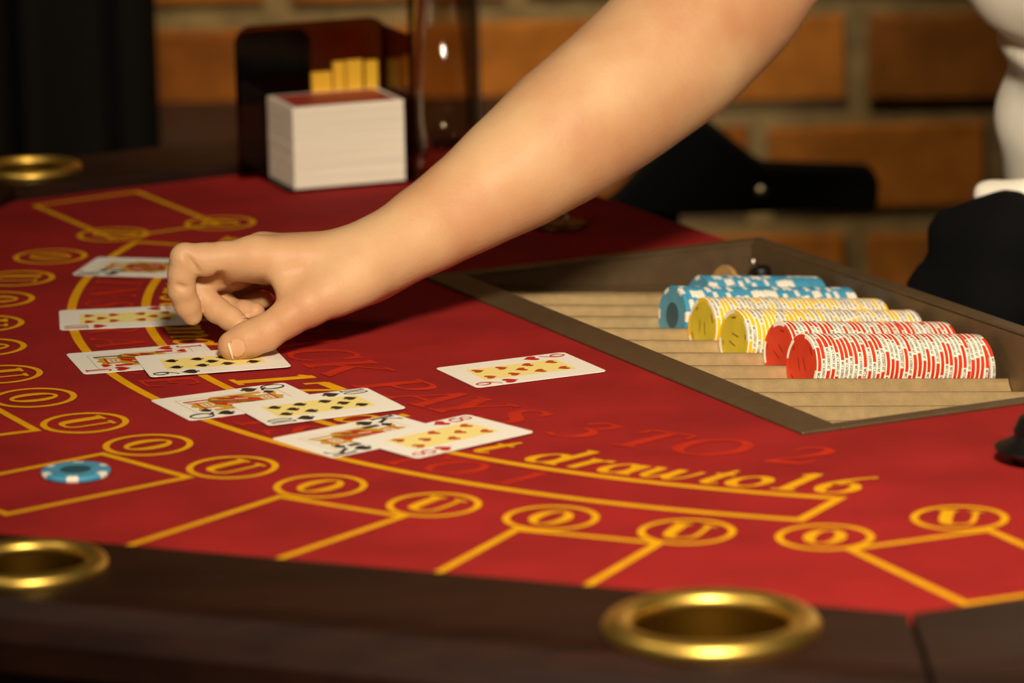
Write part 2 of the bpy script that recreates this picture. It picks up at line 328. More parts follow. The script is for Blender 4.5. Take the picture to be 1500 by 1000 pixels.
# rail segments with mitred joints
RW = 0.122
def offset_poly(pts, d):
    out = []
    n = len(pts)
    for i in range(n):
        p = pts[i]
        e0 = pts[i] - pts[i - 1] if i > 0 else pts[1] - pts[0]; e1 = pts[i + 1] - pts[i] if i < n - 1 else pts[-1] - pts[-2]
        e0 = e0 / np.linalg.norm(e0); e1 = e1 / np.linalg.norm(e1)
        n0 = np.array([e0[1], -e0[0]]); n1 = np.array([e1[1], -e1[0]])
        b = (n0 + n1); b = b / (b @ b) * 2
        out.append(p + b * d)
    return out
if True:
    test = offset_poly(INN, .1)
    sgn = 1 if np.linalg.norm(test[2] - CT) > np.linalg.norm(INN[2] - CT) else -1
RH = 0.010
prof = [(0.0, -.03), (0.0, RH - .004), (.0025, RH - .001), (.007, RH), (.09, RH), (.108, RH - .002), (.118, RH - .009), (.122, RH - .020), (.121, RH - .036), (.112, RH - .048), (.10, RH - .052), (.03, RH - .052), (0.0, RH - .052)]
rings = [(onz(1040, 918, .012)), (onz(28, 833, .012)), (onz(0, 231, .012))]
RSC = [1.0, .78, .76]
railsegs = []
for i in range(5):
    e = INN[i + 1] - INN[i]; L = np.linalg.norm(e); e = e / L
    v = []; k = len(prof)
    for end in (0, 1):
        for d, z in prof:
            q = offset_poly(INN, sgn * d)[i + end] + (e if end == 0 else -e) * .0016
            v.append((q[0], q[1], z))
    f = [tuple(range(k)), tuple(range(k, 2 * k))[::-1]] + [(q, (q + 1) % k, k + (q + 1) % k, k + q) for q in range(k)]
    o = fixn(obj('rail_segment', v, f, 'rail_wood', table)); ttop(o); railsegs.append(o)
# holes for the cup holders
def cut_hole(o, c, r):
    cm = MB().lathe([(0.0001, -.2), (r, -.2), (r, .1), (0.0001, .1)], 48, c=(c[0], c[1], 0)).build('cutter', 'brass'); fixn(cm)
    b = o.modifiers.new('hole', 'BOOLEAN'); b.object = cm; b.operation = 'DIFFERENCE'; b.solver = 'EXACT'
    ploc = o.location.copy(); o.parent = None; o.location = (0, 0, 0)
    bpy.context.view_layer.update()
    me = bpy.data.meshes.new_from_object(o.evaluated_get(bpy.context.evaluated_depsgraph_get()))
    o.modifiers.clear(); o.data = me; o.parent = table; o.location = ploc; bpy.data.objects.remove(cm)
for ri, c in enumerate(rings):
    seg = [1, 1, 4][ri] if False else None
    best = None
    for i in range(5):
        e = INN[i + 1] - INN[i]; L = np.linalg.norm(e); e = e / L; rel = c[:2] - INN[i]
        tpar = rel @ e / L; dn = rel @ (np.array([e[1], -e[0]]) * sgn)
        if -.1 < tpar < 1.1 and -.05 < dn < .2:
            sc_ = abs(dn - .062)
            if best is None or sc_ < best[0]: best = (sc_, i, dn)
    if best:
        i = best[1]; e = INN[i + 1] - INN[i]; e /= np.linalg.norm(e)
        nn = np.array([e[1], -e[0]]) * sgn; c = np.array([*(c[:2] + nn * (.0610 - best[2]) * (1.0 if abs(.061 - best[2]) > .0 else 0)), .0])
        cut_hole(railsegs[i], c, .0435 * RSC[ri])
    h = empty('cup_holder', (float(c[0]) + TINV.x, float(c[1]) + TINV.y, RH + TINV.z), table); h.scale = (RSC[ri],) * 3
    R0, r0 = .0455, .0068
    ringp = [(R0 + r0 * 1.05 * math.cos(a), .0022 + r0 * .8 * math.sin(a)) for a in np.linspace(0, 2 * math.pi, 20, endpoint=False)]
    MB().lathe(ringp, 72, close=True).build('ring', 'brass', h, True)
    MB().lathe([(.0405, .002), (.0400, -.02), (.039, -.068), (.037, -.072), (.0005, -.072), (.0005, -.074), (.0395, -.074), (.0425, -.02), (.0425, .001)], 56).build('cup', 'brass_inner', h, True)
# table body under the top
slab = [AB(.14, .64), AB(.50, .615), AB(.85, .24), AB(.85, -.225), AB(.49, -.58), AB(.14, -.60)]
hole = [AB(.395, .50), AB(.395, -.40)]
ttop(fixn(MB().prism([AB(.37, .62)] + slab[1:5] + [AB(.37, -.585)], -.15, -.0125).build('apron', 'dark_wood', table)))
ttop(fixn(MB().prism([AB(.55, .14), AB(.55, -.14), AB(.27, -.14), AB(.27, .14)], FZ + .03, -.15).build('pedestal', 'dark_wood', table)))
ttop(fixn(MB().prism([AB(.72, .3), AB(.72, -.3), AB(.14, -.3), AB(.14, .3)], FZ, FZ + .03).build('foot_plate', 'dark_wood', table)))
ttop(fixn(MB().prism([AB(.37, .30), AB(.37, -.30), AB(.14, -.3), AB(.14, .3)], -.15, -.10).build('tray_shelf', 'dark_wood', table)))

# ---------------- print on the felt (children of the felt; z a hair above it)
ZP = 0.0003
def fprint(name, V, F, m, zz=ZP):
    V = np.asarray(V, float); zo = np.array(STROKE) * .00003 if len(STROKE) == len(V) else 0.0
    return obj(name, np.c_[V[:, 0], V[:, 1], np.full(len(V), zz) + zo], F, m, felt)
def polyline_strip(P, wd, closed=False):
    STROKE.clear()
    P = [np.array(p, float) for p in P]; n = len(P); V = []; F = []
    for i in range(n):
        a = P[i - 1] if (i > 0 or closed) else None; b = P[(i + 1) % n] if (i < n - 1 or closed) else None
        e0 = (P[i] - a) if a is not None else (b - P[i]); e1 = (b - P[i]) if b is not None else (P[i] - a)
        e0 = e0 / np.linalg.norm(e0); e1 = e1 / np.linalg.norm(e1)
        n0 = np.array([-e0[1], e0[0]]); n1 = np.array([-e1[1], e1[0]]); q = n0 + n1; q = q / (q @ q) * 2
        V += [P[i] + q * wd / 2, P[i] - q * wd / 2]
    for i in range(n if closed else n - 1):
        j = (i + 1) % n; F.append((2 * i, 2 * i + 1, 2 * j + 1, 2 * j))
    return V, F
def pol(R, deg): a = math.radians(deg); return CT + R * np.array([math.cos(a), math.sin(a)])
A0, A1 = 163.8, 252.0
arcpts = [pol(.6507, a) for a in np.linspace(A0, A1 - .5, 120)] + [pol(.6017, a) for a in np.linspace(A1 + .4, A0 + .5, 120)]
fprint('insurance_band_outline', *polyline_strip(arcpts, .0060, True), 'print_yellow')
# betting boxes
def upx(*p): return onz(*p)[:2]
boxes = [((1449, 777), (1245.3, 805), (.418, -.909), .116), ((757, 776), (965, 796), (-.446, -.895), .128), ((410, 728), (590, 757), (-.615, -.789), .132), ((150, 665.3), (276, 699.6), (-.786, -.618), .1185)]
BX = []
for a, b, d, l in boxes: BX.append((upx(*a), upx(*b), np.array(d), l))
c53 = upx(53, 631); BX.append((c53 + np.array([-.037, .071]), c53, np.array([-.909, -.416]), .118))
for ang, R in ((196, .765), (184, .775), (172, .770)):
    m0 = pol(R, ang); rd = (m0 - CT) / np.linalg.norm(m0 - CT); tn = np.array([-rd[1], rd[0]])
    BX.append((m0 - tn * .04, m0 + tn * .04, rd, .118))
BX.append((upx(318, 328), upx(165, 350), np.array([-.461, .887]), .150))
for a, b, d, l in BX:
    d = d / np.linalg.norm(d); fprint('betting_box', *polyline_strip([a, b, b + d * l, a + d * l], .0050, True), 'print_yellow', ZP + .0001)
# over / under circles
CIR = [(-.2108, 2.4086, '0'), (-.1588, 2.3522, 'U'), (-.1074, 2.306, '0'), (-.044, 2.2609, 'U'), (.0191, 2.2286, '0'), (.0903, 2.1952, 'U'), (.162, 2.179, '0'), (.2361, 2.2123, 'U'), (-.2526, 2.4657, 'U'), (-.3231, 2.9661, '0'), (-.2856, 3.0422, 'U'), (-.2107, 3.0782, '0')]
for px, py, ch in ((49.4, 583.3, '0'), (1, 549, 'U'), (-21, 509.6, '0'), (-23, 475, 'U'), (-6, 439.5, '0'), (25, 408.5, 'U')):
    q = upx(px, py); CIR.append((q[0], q[1], ch))
for x, y, ch in CIR:
    Rc = .0261; V = []; F = []; STROKE.clear()
    for i in range(64):
        a = 2 * math.pi * i / 64
        V += [(x + Rc * math.cos(a), y + Rc * math.sin(a)), (x + (Rc - .0039) * math.cos(a), y + (Rc - .0039) * math.sin(a))]
        j = (i + 1) % 64; F.append((2 * i, 2 * i + 1, 2 * j + 1, 2 * j))
    fprint('bet_circle', V, F, 'print_yellow', ZP + .0002)
    wd, gv, gf = glyph(ch, 8, 1.25, .09); up = CT - np.array([x, y])
    up = up / np.linalg.norm(up); rt = np.array([up[1], -up[0]]); h = .0295
    sc2 = 1.15 if ch == '0' else 1.1
    gv = (gv - np.array([wd / 2, .5])) * h
    gv[:, 0] *= sc2
    fprint('bet_letter', [np.array([x, y]) + rt * p[0] + up * p[1] for p in gv], gf, 'print_yellow', ZP + .0003)
def arctext(name, items, Rb, h, m, shear=0.0, sx=1.0, bold=1.0):
    for ch, ang, sc3 in items:
        wd, gv, gf = glyph(ch, 6, bold, .075); V = []
        for gx, gy in gv:
            gx = (gx - wd / 2 + shear * (gy - .4)) * sx * sc3; R = Rb - gy * h * sc3; a = ang + math.degrees(gx * h / (Rb - .4 * h)); V.append(pol(R, a))
        fprint(name, V, gf, m)
BJ = list(zip('BLACKJACKPAYS3TO2', [171, 174.6, 178.4, 182.4, 186.8, 193.8, 197.6, 202.2, 206.9, 213.9, 218.1, 221.6, 225.9, 232.0, 237.0, 241.6, 247.6]))
arctext('payout_letter', [(c, a, 1) for c, a in BJ], .5365, .0415, 'print_red', .22, 1.15, 1.0)
INS = list(zip('INSURANCEPAYS2TO1', [176.3, 179.2, 182.8, 186.3, 190.0, 193.7, 197.3, 201.2, 204.8, 210.2, 213.3, 216.3, 219.2, 223.6, 228.4, 231.4, 235.6]))
arctext('insurance_letter', [(c, a, 1) for c, a in INS], .6425, .0325, 'print_red', .22, 1.1)
YL = list(zip('Dealermuststandon', [163.0, 165.6, 167.8, 169.6, 171.2, 173.2, 176.4, 179.3, 181.7, 183.6, 186.6, 188.4, 190.6, 193.0, 195.4, 199.6, 202.6]))
YL = [(c, a, 1.0) for c, a in YL] + [('1', 207.4, 1.30), ('7', 210.6, 1.30)] + [(c, a, 1.0) for c, a in zip('andmustdrawto', [214.4, 217.0, 219.6, 223.2, 226.2, 228.4, 230.4, 234.7, 237.2, 239.4, 242.3, 244.9, 246.9])] + [('1', 249.4, 1.05), ('6', 251.9, 1.05)]
arctext('dealer_rule_letter', YL, .5925, .0375, 'print_yellow', .22, 1.08, 1.15)

# ---------------- chip tray
tray = empty('chip_tray', (float(TN0[0]), float(TN0[1]), 0.0), None, math.atan2(TT[1], TT[0]))
tag(tray, 'sunken bronze metal chip tray with twelve sloping channels set in the felt', 'chip tray')
# tray local axes: x = TT (towards dealer), y = TD (along the tray)
TAU = math.radians(6.7); X0, X1 = .0265, .2480; PITCHC = 0.04255; Y0 = .0018
def crest(x): return -.004 - (x - X0) * math.tan(TAU)
fl = MB(); th = .0022
def plate(x0, x1, y0, y1, z=0.0022): fl.box(x0, x1, y0, y1, z - th, z)
plate(0, X0, 0, TRW); plate(X0, X1 + .002, 0, .0105); plate(X0, X1 + .002, TRW - .0120, TRW); plate(X1 + .002, TRD, 0, TRW)
b = fl.build('flange', 'tray_flange', tray); bevel(b, .0008, 2)
wl = MB(); wl.box(X1 + .0005, X1 + .002, .009, TRW - .009, -.075, .0); wl.box(X0 - .002, X1, TRW - .0120, TRW - .0105, -.065, 0); wl.box(X0 - .002, X1, .0090, .0105, -.065, 0)
wl.box(X0 - .0022, X0 - .0007, .009, TRW - .009, -.025, 0)
wl.build('side_wall', 'tray_flange', tray)
RC, DEP = .0206, .0150
half = math.sqrt(RC ** 2 - (RC - DEP) ** 2)
nch = 12; y_first = .0105; 
# near crest of channel k measured from the photograph: crest at d = .1715 belongs to the front red row
KRED = 4; ycr = lambda k: .1715 + (k - KRED) * PITCHC * .99
chan = {}
for k in range(0, 12):
    y0 = ycr(k); y1 = ycr(k + 1)
    pr = [(y0 - .0003, 0.0)]
    yc = (y0 + y1) / 2; hw = (y1 - y0) / 2
    hh = min(half, hw - .0008)
    a0 = math.asin(hh / RC); zc = RC * math.cos(a0)
    for a in np.linspace(-a0, a0, 18): pr.append((yc + RC * math.sin(a), zc - RC * math.cos(a)))
    pr.append((y1 - .0006, 0.0)); pr.append((y1 - .0006, -.003))
    lo, hi = .0105, TRW - .0120
    v = []; 
    for x in (X0 - .001, X1):
        for y, z in pr: v.append((x, min(max(y, lo), hi), crest(x) + z))
    n = len(pr); f = [(i, n + i, n + i + 1, i + 1) for i in range(n - 1)]
    if y0 < hi - .003:
        o = obj('channel', v, f, 'tray_metal', tray, True)
        chan[k] = (yc, crest)
lk = empty('lock', (.236, TRW - .030, .0022), tray)
# ------------- lock on the far end of the dealer flange
lk.location = (X1 - .008, TRW - .040, -.026)
MB().lathe([(.0001, .016), (.0058, .016), (.0068, .014), (.0068, 0), (.0001, 0)], 24).build('barrel', 'black_plastic', lk, True)
MB().lathe([(.0001, .0225), (.0024, .0215), (.003, .018), (.0024, .016)], 16, c=(-.004, .004, 0)).build('key_head', 'steel', lk, True)

# ---------------- chips
CR, CTK = .0195, .0033
def chip_mesh(name, body, face, txt, nspots, spot_frac, imprint):
    mb = MB(); mats = [body, 'chip_white', face, 'ink_black', imprint, 'inlay_dark']
    n = 72; hw = CTK / 2
    prof = [(CR - .0028, hw - .0001), (CR - .0006, hw), (CR, hw - .0005), (CR, -hw + .0005), (CR - .0006, -hw), (CR - .0028, -hw + .0001)]
    for i in range(n):
        a0, a1 = 2 * math.pi * i / n, 2 * math.pi * (i + 1) / n; ph = (i + .5) / n * nspots % 1.0; white = ph < spot_frac
        for q in range(5):
            (ra, za), (rb, zb) = prof[q], prof[q + 1]
            m_ = 1 if white else 0
            if txt and q in (1, 3): m_ = 1
            mb.add([(ra * math.cos(a0), ra * math.sin(a0), za), (ra * math.cos(a1), ra * math.sin(a1), za), (rb * math.cos(a1), rb * math.sin(a1), zb), (rb * math.cos(a0), rb * math.sin(a0), zb)], [(0, 3, 2, 1)], m_)
    for s in (1, -1):
        ring = [((CR - .0028) * math.cos(2 * math.pi * i / n), (CR - .0028) * math.sin(2 * math.pi * i / n), s * (hw - .0001)) for i in range(n)]
        mb.add(ring, [tuple(range(n)) if s > 0 else tuple(range(n))[::-1]], 2)
        if imprint == 'inlay_dark':
            rg = [(.0085 * math.cos(2 * math.pi * i / 32), .0085 * math.sin(2 * math.pi * i / 32), s * (hw + .00005)) for i in range(32)]
            mb.add(rg, [tuple(range(32)) if s > 0 else tuple(range(32))[::-1]], 5)
        else:
            # worn stamped marks on the face: short bars round the edge and two faint strokes in the middle
            for (x0, y0, x1, y1, wd) in ((-.0115, .0085, -.0070, .0125, .0012), (.0105, .0090, .0125, .0065, .0010), (-.0130, -.0075, -.0110, -.0105, .0010), (.0070, -.0120, .0110, -.0090, .0012), (-.0055, -.0030, -.0010, .0045, .0009), (.0015, -.0045, .0050, .0030, .0009)):
                v_, f_ = ribbon([(x0, y0, wd), ((x0 + x1) / 2, (y0 + y1) / 2, wd * 1.2), (x1, y1, wd)])
                mb.add([(p[0], p[1], s * (hw + .00003)) for p in v_], f_, 4)
    if txt:
        for sidx in range(nspots):
            start = sidx / nspots * 2 * math.pi; span = spot_frac / nspots * 2 * math.pi
            hgt = .0019; x = 0; tot = sum(G[c][0] + .12 for c in txt if c != ' ') + .3 * txt.count(' ')
            k = span * .88 / tot
            for c in txt:
                if c == ' ': x += .3; continue
                wd, gv, gf = glyph(c, 2, 1.3, .12)
                mb.add([((CR + .00006) * math.cos(start + span * .06 + (x + gx) * k), (CR + .00006) * math.sin(start + span * .06 + (x + gx) * k), (gy - .5) * hgt) for gx, gy in gv], gf, 3)
                x += wd + .12
    me = bpy.data.meshes.new(name); me.from_pydata(mb.v, [], mb.f)
    for m_ in mats: me.materials.append(MATS[m_])
    me.polygons.foreach_set('material_index', mb.m); me.update(); return me
CM = {'red': chip_mesh('red_chip', 'chip_red', 'face_red', 'MC CASINO AF', 4, .50, 'imprint_red'),
      'yellow': chip_mesh('yellow_chip', 'chip_yellow', 'face_yellow', 'MC CASINO AF', 4, .50, 'imprint_brown'),
      'blue': chip_mesh('blue_chip', 'chip_blue', 'face_blue', '', 6, .36, 'inlay_dark')}
TM = Matrix.Translation((TN0[0], TN0[1], 0)) @ Matrix.Rotation(math.atan2(TT[1], TT[0]), 4, 'Z')
def trayx(k, px, py):       # tray x where the row axis of channel k is seen at this pixel
    yc = chan[k][0]; S = DT(yc, 0); d = ray(px, py); kk = ((S - CPOS[:2]) @ TD) / (d[:2] @ TD); P = CPOS + kk * d
    return float((P[:2] - TN0) @ TT)
ROWS = [(4, 'red', 1174, 524, 1470, 512, 'front red row of the tray'), (5, 'red', 1140, 504, 1404, 495, 'second red row of the tray'),
        (6, 'yellow', 1074, 484, 1352, 476, 'yellow row next to the red rows'), (7, 'yellow', 1028, 466, 1302, 458, 'yellow row next to the blue rows'),
        (8, 'blue', 985, 450, 1256, 440, 'blue row next to the yellow rows'), (9, 'blue', 1024, 428, 1206, 424, 'back blue row of the tray')]
for k, colr, pa, ya, pb, yb, desc in ROWS:
    xa, xb = trayx(k, pa, ya), trayx(k, pb, yb); xb = min(xb, X1 - .006)
    yc = chan[k][0]; n = int((xb - xa) / .00333 / math.cos(TAU)); ang = random.uniform(0, 6)
    for i in range(n):
        x = xa + (i + .5) * .00333 * math.cos(TAU)
        ang += random.choice([.05, -.06, .25, .5, -.4, .9, 1.2]) if colr != 'blue' else random.choice([.03, -.05, .35, .6, .45])
        o = bpy.data.objects.new(colr + '_chip', CM[colr]); COL.objects.link(o)
        lean = random.gauss(0, .012)
        if k == 4 and i > n - 10: lean -= .02
        if k == 4 and i > n - 2: lean = -.15; x += .002
        z = crest(x) - DEP + CR + .0005
        tiltM = Matrix.Rotation(math.pi / 2 + TAU + lean, 4, 'Y')
        dy = random.gauss(0, .00025)
        o.matrix_world = TM @ Matrix.Translation((x, yc + dy, z)) @ tiltM @ Matrix.Rotation(ang, 4, 'Z')
        if i == 0: lab = '%s chip showing its round face, first in the %s' % (colr, desc); grp = None
        elif k == 4 and i == n - 1: lab = 'tilted red chip at the dealer end of the front red row'; grp = None
        else: lab = '%s chip with white-marked edge, standing inside the %s' % (colr, desc); grp = '%s chips in the %s' % (colr, desc)
        tag(o, lab, 'poker chip', grp)
# a single tan chip leaning behind the blue rows
k = 10
x = trayx(k, 1062, 420)
for nm, lab in (('tan_chip', 'single tan chip standing behind the blue rows in the tray'),):
    o = bpy.data.objects.new(nm, CM['blue'].copy()); COL.objects.link(o); o.data.materials.clear()
    for m_ in ('tan', 'tan', 'tan', 'tan', 'tan', 'tan'): o.data.materials.append(MATS[m_])
    kk = k if k in chan else max(chan)
    o.matrix_world = TM @ Matrix.Translation((x, chan[kk][0], crest(x) - DEP + CR + .0005)) @ Matrix.Rotation(math.pi / 2 + TAU, 4, 'Y')
    tag(o, lab, 'poker chip')
# blue chip lying in the left betting box
q = onz(111, 692, .0017)
bc = empty('blue_chip', (float(q[0]), float(q[1]), .0004), None, .35); tag(bc, 'blue chip with white edge spots lying flat in a betting box', 'poker chip')
mb = MB(); mb.lathe([(.0085, CTK + .0000), (CR - .003, CTK), (CR - .0007, CTK), (CR, CTK - .0006), (CR, .0006), (CR - .0007, 0), (.0001, 0)], 72); mb.build('body', 'chip_blue', bc, True)
for s in range(6):
    mb = MB(); a0 = s * math.pi / 3; nn = 8; V = []; F = []
    for i in range(nn + 1):
        a = a0 + .34 * i / nn
        for r_, z_ in [(CR - .0042, CTK + .00008), (CR - .0007, CTK + .00008), (CR + .0001, CTK - .0006), (CR + .0001, .0006), (CR - .0007, .0)]: V.append((r_ * math.cos(a), r_ * math.sin(a), z_))
    for i in range(nn):
        for j in range(4): F.append((i * 5 + j, i * 5 + j + 1, (i + 1) * 5 + j + 1, (i + 1) * 5 + j))
    obj('edge_spot', V, F, 'chip_white', bc, True)
il = MB(); il.lathe([(.0001, CTK + .0001), (.0088, CTK + .0001), (.0088, CTK - .0003)], 40); il.build('inlay', 'inlay_dark', bc)
rgm = MB(); rgm.lathe([(.0105, CTK + .0001), (.0138, CTK + .0001)], 48); rgm.build('face_ring', 'face_blue', bc)

# ---------------- playing cards
CW, CH, CTH = .0612, .0885, .0003
def heart(n=28):
    P = []
    for i in range(n):
        t = 2 * math.pi * i / n; P.append((16 * math.sin(t) ** 3 / 32, (13 * math.cos(t) - 5 * math.cos(2 * t) - 2 * math.cos(3 * t) - math.cos(4 * t)) / 32 + .05))
    return [P]
def spade():
    H = [(x, -y + .08) for x, y in heart()[0]]
    return [H, [(-.16, -.5), (.16, -.5), (.03, -.1), (-.03, -.1)]]
def club():
    out = []
    for cx, cy in ((0, .25), (-.25, -.08), (.25, -.08)): out.append([(cx + .23 * math.cos(a), cy + .23 * math.sin(a)) for a in np.linspace(0, 2 * math.pi, 16, endpoint=False)])
    out.append([(-.16, -.5), (.16, -.5), (.05, .1), (-.05, .1)]); return out
SUIT = {'H': heart, 'S': spade, 'C': club}
def pip(mb, suit, cx, cy, s, flip, z, m):
    for P in SUIT[suit]():
        V = [(cx + (-x if flip else x) * s, cy + (-y if flip else y) * s, z) for x, y in P]; mb.add(V, [tuple(range(len(V)))], m)
COLS = {8: [(-1, 1), (1, 1), (-1, 0), (1, 0), (-1, -1), (1, -1), (0, .5), (0, -.5)],
        9: [(-1, 1), (1, 1), (-1, .34), (1, .34), (-1, -.34), (1, -.34), (-1, -1), (1, -1), (0, 0)],
        10: [(-1, 1), (1, 1), (-1, .34), (1, .34), (-1, -.34), (1, -.34), (-1, -1), (1, -1), (0, .67), (0, -.67)]}
def court(mb, suit, rank, z):
    # double-ended figure drawn as flat colour patches; materials: 0 gold 1 red 2 black 3 skin 4 white
    w_, h_ = .0165, .0300
    for s in (1, -1):
        def a(poly, m, dz=0): mb.add([(s * x, s * y, z + dz) for x, y in poly], [tuple(range(len(poly)))], m)
        a([(-w_, 0), (w_, 0), (w_, .012), (.009, .016), (-.009, .016), (-w_, .010)], 0, .00002)
        a([(-w_, 0), (-.004, 0), (.007, .0155), (.001, .0165)], 1, .00004)
        a([(.004, 0), (.010, 0), (w_, .008), (w_, .012)], 1, .00004)
        a([(-.002, 0), (.002, 0), (.010, .0145), (.008, .0155)], 2, .00006)
        for i in range(4): a([(-w_ + .002 + .007 * i, .001), (-w_ + .0035 + .007 * i, .001), (-w_ + .0065 + .007 * i, .0085), (-w_ + .005 + .007 * i, .0085)], [2, 4, 1, 2][i], .00007)
        a([(-.0075, .015), (.0075, .015), (.0085, .024), (-.0085, .024)], 0, .00008)           # hair
        a([(.0048 * math.cos(t), .0200 + .0052 * math.sin(t)) for t in np.linspace(0, 2 * math.pi, 16, endpoint=False)], 3, .0001)
        a([(-.003, .0185), (.003, .0185), (.003, .0178), (-.003, .0178)], 1, .00012)
        a([(-.0032, .0212), (-.001, .0212), (-.001, .0205), (-.0032, .0205)], 2, .00012); a([(.001, .0212), (.0032, .0212), (.0032, .0205), (.001, .0205)], 2, .00012)
        a([(-.0085, .0235), (.0085, .0235), (.0105, h_), (.005, .027), (0, h_ + .0005), (-.005, .027), (-.0105, h_)], 0, .0001)
        a([(-.0085, .0235), (.0085, .0235), (.0087, .0248), (-.0087, .0248)], 1, .00012)
        a([(.011, .012), (.0135, .012), (.0140, h_), (.0115, h_)], {'J': 2, 'Q': 1, 'K': 0}[rank], .0001)
        a([(-w_, .010), (-.012, .010), (-.012, .021), (-w_, .021)], {'J': 1, 'Q': 0, 'K': 2}[rank], .0001)
def make_card(name, rank, suit, x, y, ang, z, label, group=None, pitch=0.0, roll=0.0):
    # portrait axes: v (up) = direction ang, u (right) = v turned clockwise
    c = empty(name, (x, y, z)); c.rotation_euler = (0, 0, ang - math.pi / 2)
    if pitch or roll: c.rotation_euler = (Matrix.Rotation(ang - math.pi / 2, 3, 'Z') @ Matrix.Rotation(pitch, 3, 'X') @ Matrix.Rotation(roll, 3, 'Y')).to_euler()
    tag(c, label, 'playing card', group)
    rr = .0035; P = []
    for cx, cy, a0 in ((1, 1, 0), (-1, 1, 90), (-1, -1, 180), (1, -1, 270)):
        for i in range(7):
            a = math.radians(a0 + 15 * i); P.append((cx * (CW / 2 - rr) + rr * math.cos(a), cy * (CH / 2 - rr) + rr * math.sin(a)))
    fixn(MB().prism(P, 0, CTH).build('card_body', 'card_white', c))
    red = suit in 'H'; ink = 'ink_red' if red else 'ink_black'; z1 = CTH + .00008
    txt = str(rank)
    for s in (1, -1):
        ix = MB(); hx = .0155; sxx = {1: 1.0, 2: .72}[len(txt)]; tw = sum(G[t][0] for t in txt) * hx * sxx; xx = -CW / 2 + .0068 - tw / 2
        for t in txt:
            wd, gv, gf = glyph(t, 6, 1.0, .085); ix.add([(s * (xx + gx * hx * sxx), s * (CH / 2 - .0185 + gy * hx), z1 + so * .00002) for (gx, gy), so in zip(gv, STROKE)], gf); xx += wd * hx * sxx
        ix.build('corner_index', ink, c)
        ip = MB(); pip(ip, suit, s * (-CW / 2 + .0068), s * (CH / 2 - .0262), .0112, s < 0, z1, 0); ip.build('index_pip', ink, c)
    if rank in COLS:
        MB().add([(-.0150, -.031, CTH + .00004), (.0150, -.031, CTH + .00004), (.0150, .031, CTH + .00004), (-.0150, .031, CTH + .00004)], [(0, 1, 2, 3)]).build('centre_panel', 'card_yellow', c)
        for a, b in COLS[rank]:
            mb = MB(); pip(mb, suit, a * .0092, b * .0245, .0088, b < 0, z1, 0); mb.build('pip', 'ink_orange' if red else 'ink_black', c)
    else:
        fr = MB(); fw, fh, e = .0190, .0330, .0004
        for x0, x1, y0, y1 in ((-fw, fw, fh - e, fh), (-fw, fw, -fh, -fh + e), (-fw, -fw + e, -fh, fh), (fw - e, fw, -fh, fh)): fr.add([(x0, y0, z1), (x1, y0, z1), (x1, y1, z1), (x0, y1, z1)], [(0, 1, 2, 3)])
        fr.build('panel_outline', 'ink_gold', c)
        mb = MB(); court(mb, suit, rank, CTH + .00005); mb.build('court_figure', ['ink_gold', 'ink_red', 'ink_black', 'ink_skin', 'card_white'], c)
        for s in (1, -1):
            sp = MB(); pip(sp, suit, s * -.0125, s * .0262, .0075, s < 0, CTH + .0002, 0); sp.build('court_pip', ink, c)
    return c
make_card('playing_card', 9, 'H', .0051, 2.5823, .4415, .0006, 'nine of hearts lying alone on open felt in front of the chip tray')
make_card('playing_card', 'Q', 'S', -.1651, 2.512, .4752, .0006, 'queen of spades lying under the edge of the ten of spades')
make_card('playing_card', 10, 'S', -.116, 2.4926, .4341, .0012, 'ten of spades overlapping the queen of spades')
make_card('playing_card', 'K', 'S', -.0869, 2.4196, .6586, .0006, 'king of spades lying under the eight of hearts')
make_card('playing_card', 8, 'H', -.0411, 2.4128, .7039, .0012, 'eight of hearts overlapping the king, nearest the camera')
make_card('playing_card', 'J', 'H', -.2308, 2.6338, .2825, .0006, 'jack of hearts partly under the nine of spades')
make_card('playing_card', 9, 'S', -.187, 2.6179, .2477, .0014, 'nine of spades pressed down by the thumb')
make_card('playing_card', 10, 'H', -.2516, 2.7566, .1081, .0006, 'ten of hearts lying behind the index fingertip')
pa, pb = onz(105, 404)[:2], onz(143, 378.3)[:2]
e = (pb - pa) / np.linalg.norm(pb - pa); vdir = np.array([e[1], -e[0]])
cc = (pa + pb) / 2 + vdir * CH / 2
make_card('playing_card', 'K', 'C', float(cc[0]), float(cc[1]), math.atan2(vdir[1], vdir[0]), .0006, 'court card of clubs farthest back, half behind the bent knuckle')

# ---------------- card stack in its holder
d0, d1, d2 = onz(385, 268)[:2], onz(432, 282)[:2], onz(594, 268)[:2]
ux = (d2 - d1) / np.linalg.norm(d2 - d1); rz = math.atan2(ux[1], ux[0])
stk = empty('card_stack', (float(d1[0]), float(d1[1]), .0025), None, rz); tag(stk, 'tall squared block of white-edged playing cards standing in the amber holder', 'card stack')
mb = MB(); nst = 120; H = .0615
for i in range(nst):
    jx, jy = random.gauss(0, .00018), random.gauss(0, .00018); z = H * i / nst
    mb.box(jx, .0885 + jx, jy, .063 + jy, z, z + H / nst * .97)
mb.build('card_edges', 'card_edges', stk)
MB().box(0.0, .0885, 0, .063, H, H + .0004).build('top_card', 'card_white', stk)
MB().box(0.004, .0845, .004, .059, H + .0004, H + .0006).build('back_pattern', 'card_back_red', stk)
hol = empty('card_holder', (float(d1[0]), float(d1[1]), .0004), None, rz); tag(hol, 'tinted amber acrylic card holder standing behind the white card stack', 'card holder')
MB().box(-.006, .098, -.001, .075, 0, .0018).build('base', 'amber_acrylic', hol)
def upright(pts, y0, y1, name):
    n = len(pts); v = [(x, y0, z) for x, z in pts] + [(x, y1, z) for x, z in pts]
    return fixn(obj(name, v, [tuple(range(n)), tuple(range(n, 2 * n))[::-1]] + [(i, (i + 1) % n, n + (i + 1) % n, n + i) for i in range(n)], 'amber_acrylic', hol))
